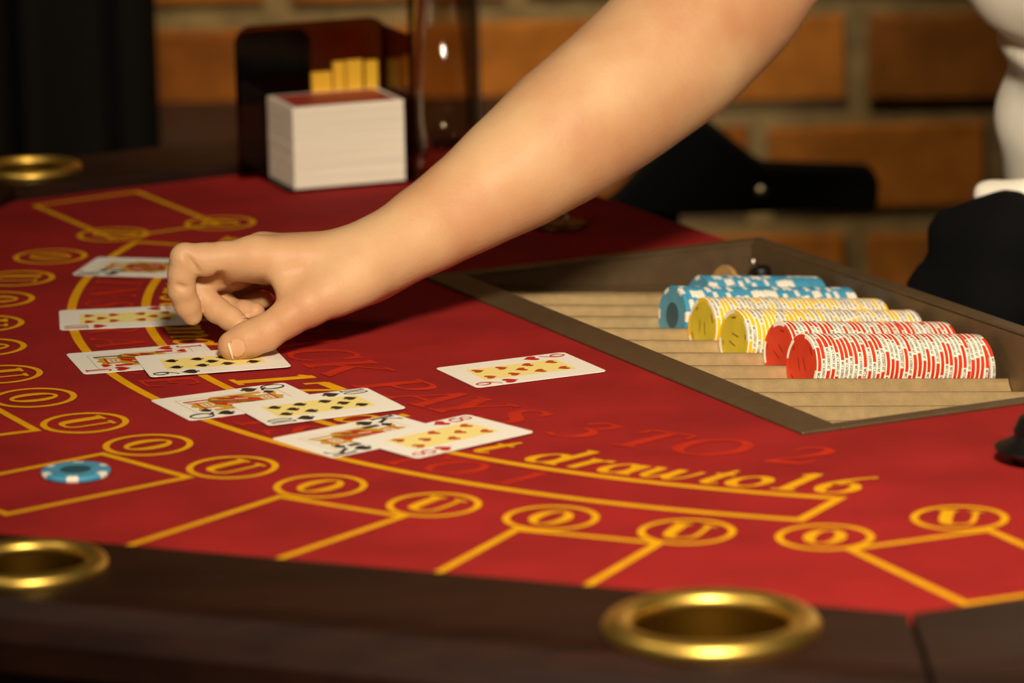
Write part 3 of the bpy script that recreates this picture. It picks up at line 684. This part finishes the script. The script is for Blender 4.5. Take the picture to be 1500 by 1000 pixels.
def rrect(x0, x1, z0, z1, r):
    P = [(x0, z0), (x1, z0)]
    for cx, a0 in ((x1 - r, 0), (x0 + r, 90)):
        for i in range(7): a = math.radians(a0 + 15 * i); P.append((cx + r * math.cos(a), z1 - r + r * math.sin(a)))
    return P
upright(rrect(-.022, .100, .0018, .118, .014), .068, .072, 'back_panel')
upright(rrect(-.020, .040, .0560, .112, .010), .076, .0775, 'dark_panel').data.materials[0] = MATS['black_plastic']
MB().box(.0945, .098, .004, .068, .0018, .112).build('side_panel', 'amber_acrylic', hol)
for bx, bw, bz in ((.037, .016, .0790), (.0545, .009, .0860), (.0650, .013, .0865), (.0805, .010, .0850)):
    MB().box(bx, bx + bw, .0645, .0675, .060, bz).build('light_streak', 'streak_gold', hol)  # added strips standing in for streaks of light refracted by the acrylic

# ---------------- glasses
g0 = onz(652, 268)[:2]
gl = empty('tall_glass', (float(g0[0]), float(g0[1]) + .02, .0004)); tag(gl, 'tall clear glass standing beside the card stack, behind the forearm', 'glass')
MB().lathe([(.0001, 0), (.024, 0), (.0258, .003), (.0262, .05), (.0270, .19), (.0260, .19), (.0250, .05), (.0245, .016), (.0001, .014)], 48).build('glass_body', 'glass', gl, True); fixn(gl.children[0])
rod = onz(697, 200)[:2]; rp = atY(697, 100, 3.72)
rd = empty('thin_pole', (float(rp[0]), 3.72, FZ)); tag(rd, 'thin black vertical pole rising behind the tall glass', 'pole')
MB().lathe([(.0001, 0), (.09, 0), (.09, .015), (.01, .02), (.0001, .02)], 32).build('foot', 'black_plastic', rd, True)
MB().lathe([(.0038, .015), (.0038, 2.2), (.0001, 2.2)], 16).build('shaft', 'black_plastic', rd, True)
g1 = onz(820, 333)[:2]
cs = empty('coaster', (float(g1[0]), float(g1[1]), .0004)); tag(cs, 'small dark gold coaster on the felt below the forearm', 'coaster')
MB().lathe([(.0001, 0), (.0195, 0), (.0200, .001), (.0200, .0025), (.0180, .003), (.0001, .0028)], 40).build('disc', 'brass_inner', cs, True)
sg = empty('shot_glass', (float(g1[0]) - .004, float(g1[1]), .0036)); tag(sg, 'small clear glass standing on the dark gold coaster', 'glass')
MB().lathe([(.0001, 0), (.0085, 0), (.0100, .002), (.0115, .030), (.0106, .030), (.0090, .006), (.0001, .005)], 32).build('glass_body', 'glass', sg, True); fixn(sg.children[0])

# ---------------- black dish at the right edge
q = onz(1532, 678)[:2]
ds = empty('dish', (float(q[0]), float(q[1]), .0003)); tag(ds, 'black glossy dish with a thin flared brim, cut off by the right frame edge', 'dish')
MB().lathe([(.0001, .0), (.018, .0), (.018, .003), (.0285, .0085), (.0290, .0092), (.0275, .0100), (.0190, .0140), (.0170, .018)], 48).build('brim', 'steel', ds, True).data.materials[0] = MATS['black_plastic']
MB().lathe([(.0172, .016), (.0185, .019), (.0150, .026), (.008, .029), (.0001, .030)], 40).build('lid', 'black_plastic', ds, True)

# ---------------- black seat back behind the table
ch = empty('chair', (0, 0, 0)); tag(ch, 'black chair part with a slanted back and silver bolt, before the brick wall', 'chair')
CY = 3.62
pix = [(868, 318), (905, 290), (960, 232), (1005, 186), (1024, 181), (1045, 190), (1108, 240), (1122, 247), (1270, 252), (1284, 258), (1288, 268), (1287, 300), (1280, 307), (1000, 316)]
P = [atY(px, py, CY) for px, py in pix]; n = len(P); orig = P[-1]
v = [(p[0], CY, p[2]) for p in P] + [(p[0], CY + .045, p[2]) for p in P]
o = fixn(obj('arm_panel', v, [tuple(range(n)), tuple(range(n, 2 * n))[::-1]] + [(i, (i + 1) % n, n + (i + 1) % n, n + i) for i in range(n)], 'black_matte', ch)); bevel(o, .004, 3)
bpt = atY(1116, 283, CY)
bm_ = MB(); V = []; 
for r_, y_ in ((.0065, 0), (.0065, -.002), (.004, -.0035), (.0002, -.004)):
    for i in range(20): a = 2 * math.pi * i / 20; V.append((bpt[0] + r_ * math.cos(a), CY + y_, bpt[2] + r_ * math.sin(a)))
bm_.add(V, [(q * 20 + i, q * 20 + (i + 1) % 20, q * 20 + 20 + (i + 1) % 20, q * 20 + 20 + i) for q in range(3) for i in range(20)])
bm_.build('bolt', 'steel', ch, True)
x0c, x1c, zb = float(P[0][0]), float(P[10][0]), float(P[-1][2])
MB().box(x0c, x1c - .05, CY + .05, CY + .40, -.48, -.44).build('seat', 'black_matte', ch)
for lx in (x0c + .01, x1c - .09):
    for ly in (CY + .052, CY + .36): MB().box(lx, lx + .03, ly, ly + .03, FZ, -.44).build('leg', 'black_matte', ch)
MB().box(x0c + .04, x0c + .075, CY + .008, CY + .055, -.46, zb + .03).build('arm_post', 'black_matte', ch)

# ------------------------------------------------------------------ the dealer: bodies from distance fields
def rcone(P, a, b, r1, r2):
    a = np.asarray(a, np.float32); b = np.asarray(b, np.float32); ba = b - a; l2 = float(ba @ ba); rr = r1 - r2; a2 = max(l2 - rr * rr, 1e-12); il2 = 1.0 / l2
    pa = P - a; y = pa @ ba; z = y - l2
    x2 = ((pa * l2 - y[:, None] * ba) ** 2).sum(1); y2 = y * y * l2; z2 = z * z * l2
    k = np.sign(rr) * rr * rr * x2
    d = (np.sqrt(np.maximum(x2 * a2 * il2, 0)) + y * rr) * il2 - r1
    c1 = np.sign(z) * a2 * z2 > k; c2 = np.sign(y) * a2 * y2 < k
    d = np.where(c2, np.sqrt(x2 + y2) * il2 - r1, d); d = np.where(c1, np.sqrt(x2 + z2) * il2 - r2, d)
    return d
def smin(a, b, k):
    h = np.clip(.5 + .5 * (b - a) / k, 0, 1); return b * (1 - h) + a * h - k * h * (1 - h)
def smax(a, b, k): return -smin(-a, -b, k)
def chain(P, pts, k):
    d = None
    for (a, ra), (b, rb) in zip(pts[:-1], pts[1:]):
        e = rcone(P, a, b, ra, rb); d = e if d is None else smin(d, e, k)
    return d
def surface(sdf, lo, hi, h, band=None):
    lo = np.array(lo, float); hi = np.array(hi, float); n = np.ceil((hi - lo) / h).astype(int) + 1
    f = 6; nc = np.ceil(n / f).astype(int) + 1
    gx = [lo[i] + (np.arange(nc[i]) * f + (f - 1) / 2) * h for i in range(3)]
    Pc = np.stack(np.meshgrid(*gx, indexing='ij'), -1).reshape(-1, 3).astype(np.float32)
    dc = np.concatenate([sdf(p) for p in np.array_split(Pc, max(1, len(Pc) // 400000))]).reshape(nc)
    D = np.repeat(np.repeat(np.repeat(dc, f, 0), f, 1), f, 2)[:n[0], :n[1], :n[2]].astype(np.float32)
    idx = np.argwhere(np.abs(D) < f * h * 1.9 + .002)
    Pf = (lo + idx * h).astype(np.float32)
    df = np.concatenate([sdf(p) for p in np.array_split(Pf, max(1, len(Pf) // 400000))])
    D[idx[:, 0], idx[:, 1], idx[:, 2]] = df
    S = D < 0
    c = np.zeros(tuple(n - 1), np.int8)
    for i in (0, 1):
        for j in (0, 1):
            for k in (0, 1): c += S[i:n[0] - 1 + i, j:n[1] - 1 + j, k:n[2] - 1 + k]
    cells = np.argwhere((c > 0) & (c < 8)); ids = np.full(tuple(n - 1), -1, np.int64); ids[cells[:, 0], cells[:, 1], cells[:, 2]] = np.arange(len(cells))
    acc = np.zeros((len(cells), 3)); cnt = np.zeros(len(cells))
    cor = [(i, j, k) for i in (0, 1) for j in (0, 1) for k in (0, 1)]
    for a in cor:
        for b in cor:
            if sum(b) - sum(a) == 1 and all(b[q] >= a[q] for q in range(3)):
                ia = cells + a; ib = cells + b
                da = D[ia[:, 0], ia[:, 1], ia[:, 2]]; db = D[ib[:, 0], ib[:, 1], ib[:, 2]]
                m_ = (da < 0) != (db < 0); t = np.where(m_, da / np.where(m_, da - db, 1), 0)
                acc += np.where(m_[:, None], ia + t[:, None] * (np.array(b) - np.array(a)), 0); cnt += m_
    V = lo + acc / cnt[:, None] * h
    F = []
    for ax in range(3):
        sl0 = [slice(0, n[q]) for q in range(3)]; sl1 = list(sl0); sl0[ax] = slice(0, n[ax] - 1); sl1[ax] = slice(1, n[ax])
        E0 = S[tuple(sl0)]; E1 = S[tuple(sl1)]; ed = np.argwhere(E0 != E1)
        u, v_ = (ax + 1) % 3, (ax + 2) % 3
        ed = ed[(ed[:, u] > 0) & (ed[:, v_] > 0) & (ed[:, u] < n[u] - 1) & (ed[:, v_] < n[v_] - 1)]
        q = []
        for du, dv in ((-1, -1), (0, -1), (0, 0), (-1, 0)):
            e2 = ed.copy(); e2[:, u] += du; e2[:, v_] += dv; q.append(ids[e2[:, 0], e2[:, 1], e2[:, 2]])
        q = np.stack(q, 1); fl_ = ~E0[ed[:, 0], ed[:, 1], ed[:, 2]]; q[fl_] = q[fl_][:, ::-1]
        F.append(q)
    F = np.concatenate(F); return V, F[(F >= 0).all(1)]
def np_mesh(name, V, F, m, parent=None):
    me = bpy.data.meshes.new(name); me.vertices.add(len(V)); me.vertices.foreach_set('co', np.asarray(V, np.float32).ravel())
    me.loops.add(len(F) * 4); me.loops.foreach_set('vertex_index', np.asarray(F, np.int32).ravel())
    me.polygons.add(len(F)); me.polygons.foreach_set('loop_start', np.arange(len(F), dtype=np.int32) * 4)
    me.materials.append(MATS[m]); me.update(calc_edges=True); me.validate()
    me.polygons.foreach_set('use_smooth', [True] * len(me.polygons))
    o = bpy.data.objects.new(name, me); COL.objects.link(o)
    if parent: o.parent = parent
    return o
W3 = atY
# --- right arm and hand (joints: pixel + depth)
wr = W3(560, 374, 2.672)
ARM = [(W3(545, 384, 2.668), .0185), (W3(590, 356, 2.680), .0205), (W3(640, 326, 2.694), .0240), (W3(700, 288, 2.710), .0285), (W3(765, 243, 2.726), .0350), (W3(836, 190, 2.744), .0408), (W3(908, 136, 2.762), .0432), (W3(986, 72, 2.785), .0440)]
ELB = W3(1056, 2, 2.812); SHO = np.array([.345, 2.970, .375])
UP = [(W3(986, 72, 2.785), .0440), (ELB, .0445), (ELB * .5 + SHO * .5 + np.array([0.0, 0, -.005]), .046), (SHO, .048)]
MCPI, MCPM, MCPR, MCPL = W3(374, 376, 2.650), W3(384, 372, 2.668), W3(394, 378, 2.687), W3(410, 390, 2.703)
PALM = [(W3(535, 384, 2.660), .0175, MCPI, .0128), (W3(530, 382, 2.668), .0185, MCPM, .0130), (W3(528, 386, 2.678), .0175, MCPR, .0122), (W3(532, 392, 2.688), .0170, MCPL, .0112)]
TCMC, TMCP, TIP_, TTIP = W3(520, 408, 2.650), W3(452, 446, 2.634), W3(389, 487, 2.626), W3(341, 506, 2.624)
FING = [
 [(MCPI, .0118), (W3(326, 377, 2.646), .0094), (W3(300, 380, 2.645), .0099), (W3(271, 378, 2.643), .0090), (W3(266, 402, 2.6435), .0083), (W3(266, 424, 2.645), .0083), (W3(274, 446, 2.648), .0077), (W3(282, 462, 2.650), .0062)],
 [(MCPM, .0118), (W3(330, 392, 2.666), .0098), (W3(283, 410, 2.664), .0086), (W3(298, 436, 2.660), .0080), (W3(318, 454, 2.656), .0077), (W3(338, 467, 2.650), .0072), (W3(350, 475, 2.645), .0064)],
 [(MCPR, .0112), (W3(345, 402, 2.686), .0094), (W3(298, 420, 2.684), .0084), (W3(322, 443, 2.682), .0080), (W3(340, 456, 2.678), .0077), (W3(358, 457, 2.672), .0071), (W3(374, 457, 2.668), .0062)],
 [(MCPL, .0102), (W3(362, 410, 2.702), .0082), (W3(328, 424, 2.700), .0072), (W3(346, 440, 2.698), .0068), (W3(362, 444, 2.694), .0065), (W3(376, 441, 2.690), .0060), (W3(387, 439, 2.686), .0054)],
]
THUMB = [(TCMC, .0165), (W3(485, 428, 2.641), .0150), (TMCP, .0136), (W3(420, 467, 2.629), .0112), (TIP_, .0110), (W3(364, 497, 2.625), .0108), (TTIP, .0094)]
CREASES = [((290, 400, 2.635), (272, 372, 2.633), .0021), ((262, 419, 2.635), (288, 428, 2.636), .0019), ((378, 478, 2.613), (380, 492, 2.613), .0006), ((384, 474, 2.613), (392, 486, 2.613), .0006), ((392, 486, 2.613), (395, 497, 2.613), .0006),
           ((380, 399, 2.634), (398, 428, 2.634), .0012), ((322, 399, 2.641), (323, 408, 2.652), .0024), ((382, 402, 2.633), (404, 436, 2.630), .0012)]
CREASES = [(W3(*a), W3(*b), r) for a, b, r in CREASES]
def sdf_arm(P):
    arm = chain(P, ARM, .02); arm = smin(arm, chain(P, UP, .03), .03)
    palm = None
    for a, ra, b, rb in PALM:
        e = rcone(P, a, b, ra, rb); palm = e if palm is None else smin(palm, e, .010)
    # fleshy pads under the knuckles and the thumb base
    palm = smin(palm, rcone(P, W3(347, 390, 2.653), W3(388, 393, 2.658), .0092, .0102), .005)
    palm = smin(palm, rcone(P, W3(500, 415, 2.650), W3(448, 424, 2.650), .0165, .0120), .012)
    palm = smin(palm, rcone(P, W3(530, 410, 2.690), W3(420, 414, 2.702), .0150, .0105), .014)
    d = smin(palm, arm, .022)
    th = chain(P, THUMB, .004)
    web = rcone(P, W3(412, 396, 2.648), W3(428, 434, 2.640), .0075, .0082)
    hand = smin(smin(d, th, .010), web, .009)
    out = hand
    out = np.minimum(out, rcone(P, W3(303, 413, 2.666), W3(322, 404, 2.668), .0078, .0090))
    for i, fg in enumerate(FING):
        fc = chain(P, fg, .0035); fc = smin(fc, rcone(P, fg[2][0], fg[2][0], fg[2][1] * 1.02, fg[2][1] * 1.02), .003) if False else fc
        out = np.minimum(out, smin(fc, d, .007))
    for a, b, r in CREASES:
        out = smax(out, -(rcone(P, a, b, r, r) ), .0018)
    return out
pts = np.array([p for p, r in ARM + UP + THUMB + sum(FING, [])])
Va, Fa = surface(sdf_arm, pts.min(0) - .06, pts.max(0) + .07, .0011)
# --- torso, left arm, head, legs (coarser)
WST = np.array([.503, 3.000, .020]); SC = np.array([.450, 2.850, .420]); SHL = SC + np.array([.07, -.16, -.02])
bv3 = np.array([*BV, 0]); av3 = np.array([*AV, 0])
NECK = SC + np.array([-.01, 0, .05]); HEAD = NECK + np.array([-.05, -.02, .15])
def sdf_torso(P):
    d = None
    for s in (-1, 1):
        e = chain(P, [(WST + s * .075 * bv3 + np.array([0, 0, -.16]), .112), (WST + s * .06 * bv3, .098), ((WST + SC) / 2 + s * .065 * bv3, .105), ((SHO + .03 * av3 * 0 + np.array([.045, -.02, -.02])) if s < 0 else SHL, .050)], .05)
        d = e if d is None else smin(d, e, .06)
    return d
ELL = np.array([.610, 2.670, .160]); WRL = np.array([.470, 2.475, .058]); HDL = np.array([.425, 2.410, .0305])
def sdf_body(P):
    d = sdf_torso(P)
    d = smin(d, chain(P, [(SHL, .048), (ELL, .040), (WRL, .022), (HDL, .024)], .02), .03)
    for q in range(4):
        e0 = HDL + np.array([-.028 + .018 * q, -.035 - .004 * (q in (1, 2)), -.004]); d = smin(d, chain(P, [(HDL, .016), (e0, .010), (e0 + np.array([-.006, -.035, -.018]), .008)], .004), .006)
    d = smin(d, chain(P, [(HDL + np.array([-.01, .02, 0]), .014), (HDL + np.array([-.05, -.005, -.01]), .010), (HDL + np.array([-.062, -.03, -.018]), .009)], .004), .008)
    d = smin(d, chain(P, [(SC, .055), (NECK, .052), (HEAD + np.array([0, 0, -.06]), .052)], .03), .04)
    hd = smin(rcone(P, HEAD + np.array([.01, .005, .03]), HEAD + np.array([-.015, -.008, .02]), .082, .078), rcone(P, HEAD + np.array([-.03, -.015, -.03]), HEAD + .055 * av3 + np.array([0, 0, -.075]), .060, .030), .03)
    fx = av3; hd = smin(hd, rcone(P, HEAD + .088 * fx + np.array([0, 0, .012]), HEAD + .108 * fx + np.array([0, 0, -.022]), .008, .012), .012)   # nose
    for s in (-1, 1):
        hd = smin(hd, rcone(P, HEAD + s * .083 * bv3 + np.array([0, 0, .02]), HEAD + s * .082 * bv3 + np.array([0, 0, -.02]), .014, .009), .006)
        hd = smax(hd, -(rcone(P, HEAD + .098 * fx + s * .030 * bv3 + np.array([0, 0, .016]), HEAD + .098 * fx + s * .034 * bv3 + np.array([0, 0, .016]), .014, .014)), .012)
    hd = smin(hd, rcone(P, HEAD + .086 * fx - .018 * bv3 + np.array([0, 0, -.048]), HEAD + .086 * fx + .018 * bv3 + np.array([0, 0, -.048]), .008, .008), .008)
    return smin(d, hd, .02)
Vb, Fb = surface(sdf_body, (.20, 2.28, -.25), (.78, 3.22, .80), .007)
person = np_mesh('person', np.vstack([Va, Vb]), np.vstack([Fa, Fb + len(Va)]), 'skin')
tag(person, 'dealer in white shirt and black trousers, bare arm reaching down to the cards', 'person')
# --- shirt with gathered folds and a flared hem, short sleeves
def fold(P):
    ph = np.arctan2((P - WST.astype(np.float32)) @ bv3.astype(np.float32), (P - WST.astype(np.float32)) @ av3.astype(np.float32)); z = P[:, 2]
    zz = z + .012 * np.sin(ph * 1.5 + .8)
    g = np.exp(-((zz - .146) / .009) ** 2) * .008 + np.exp(-((zz - .112) / .018) ** 2) * .006 - np.exp(-((zz - .185) / .030) ** 2) * .008 - np.exp(-((zz - .070) / .022) ** 2) * .005
    return g + .0015 * np.sin(ph * 7 + z * 40)
HEM = atY(1455, 305, 2.95)[2]
def sdf_shirt(P):
    d = sdf_torso(P); d = smin(d, chain(P, [(SHO, .056), (SHO * .72 + ELB * .28, .058)], .02), .03); d = smin(d, chain(P, [(SHL, .056), (SHL * .65 + ELL * .35, .056)], .02), .03)
    d = d - .010 + fold(P)
    flap = rcone(P, W3(1446, 285, 2.955), W3(1500, 305, 2.94), .0105, .020); d = smin(d, flap, .03)
    hz = HEM - .004 + .004 * np.sin((P[:, 0] + P[:, 1]) * 26) - (.25 * (P[:, 0] - .35))
    d = smax(d, hz - P[:, 2], .006); d = smax(d, P[:, 2] - (SC[2] + .06), .01)
    d = smax(d, -(rcone(P, SC + np.array([0, 0, .02]), NECK, .062, .075)), .01)
    return d
Vs, Fs = surface(sdf_shirt, (.17, 2.45, -.05), (.85, 3.25, .56), .0045)
np_mesh('shirt', Vs, Fs, 'shirt', person)
def sdf_trousers(P):
    d = sdf_torso(P)
    for s in (-1, 1):
        hp = WST + s * .080 * bv3 + np.array([0, 0, -.16])
        d = smin(d, chain(P, [(hp, .105), (hp + np.array([0, 0, -.36]) + .02 * av3, .075), (hp + np.array([0, 0, -.72]) , .055)], .04), .03 if s < 0 else .02)
    d = d - .007
    d = smin(d, rcone(P, W3(1402, 346, 2.945), W3(1480, 350, 2.93), .0215, .035), .012)
    d = smin(d, rcone(P, W3(1372, 425, 2.95), W3(1460, 440, 2.93), .022, .040), .015)
    return smax(d, P[:, 2] - (HEM + .022), .008)
Vt, Ft = surface(sdf_trousers, (.18, 2.68, FZ + .03), (.80, 3.30, .10), .007)
np_mesh('trousers', Vt, Ft, 'black_cloth', person)
def sdf_hair(P):
    c = HEAD + np.array([.012, .006, .035])
    d = rcone(P, c, c - .02 * av3 + np.array([0, 0, .0]), .092, .090)
    d = smin(d, rcone(P, c - .045 * av3, c - .065 * av3 + np.array([0, 0, -.14]), .065, .035), .03)
    face = (P - (HEAD + .045 * av3 + np.array([0, 0, .045])).astype(np.float32)) @ (av3 + np.array([0, 0, -.35])).astype(np.float32)
    return smax(d, face, .015)
Vh, Fh = surface(sdf_hair, HEAD - .26, HEAD + .2, .006)
np_mesh('hair', Vh, Fh, 'hair', person)
for s in (-1, 1):
    ec = HEAD + .080 * av3 + s * .031 * bv3 + np.array([0, 0, .016])
    MB().lathe([(.011 * math.cos(a), .011 * math.sin(a)) for a in np.linspace(-math.pi / 2, math.pi / 2, 10)], 16, c=ec).build('eye', 'eye_white', person, True)
    hp = WST + s * .080 * bv3
    b = MB(); b.box(hp[0] - .045, hp[0] + .045, hp[1] - .10, hp[1] + .10, FZ, FZ + .08); bevel(b.build('shoe', 'black_plastic', person), .02, 3)
# --- nails: patches projected on the finger surface
def nail(corner_px, Y, sdf, m, name='fingernail', off=.0005, nu=14, nv=14, rnd=1.15):
    # rounded patch laid on the skin of the fingertip
    A, B, C_, D_ = [np.array(c, float) for c in corner_px]; PX = []
    for j in range(nv + 1):
        for i in range(nu + 1):
            a, b = 2 * i / nu - 1, 2 * j / nv - 1
            a2 = a * math.sqrt(1 - rnd * b * b / 2 * b * b); b2 = b * math.sqrt(1 - rnd * a * a / 2 * a * a)
            u, v2 = (a2 + 1) / 2, (b2 + 1) / 2
            PX.append((A * (1 - u) + B * u) * (1 - v2) + (D_ * (1 - u) + C_ * u) * v2)
    d = np.array([ray(*p) for p in PX]); d /= np.linalg.norm(d, axis=1)[:, None]; t = (Y - .06) / d[:, 1]
    for _ in range(50): t += sdf((CPOS + d * t[:, None]).astype(np.float32)) * .8
    V = CPOS + d * (t - off)[:, None]
    F = [(j * (nu + 1) + i, j * (nu + 1) + i + 1, (j + 1) * (nu + 1) + i + 1, (j + 1) * (nu + 1) + i) for j in range(nv) for i in range(nu)]
    o = obj(name, V, F, m, person, True); md = o.modifiers.new('solid', 'SOLIDIFY'); md.thickness = .0006; md.offset = 0
    return o
nail([(335, 497), (355, 495), (362, 517), (341, 527)], 2.624, sdf_arm, 'nail')
nail([(333.5, 505), (336, 501), (342.5, 525.5), (340.5, 526.5)], 2.624, sdf_arm, 'nail_tip', 'nail_edge', .0006, 4, 10, .2)
nail([(352, 461), (374, 456), (376, 463), (356, 468)], 2.668, sdf_arm, 'nail')
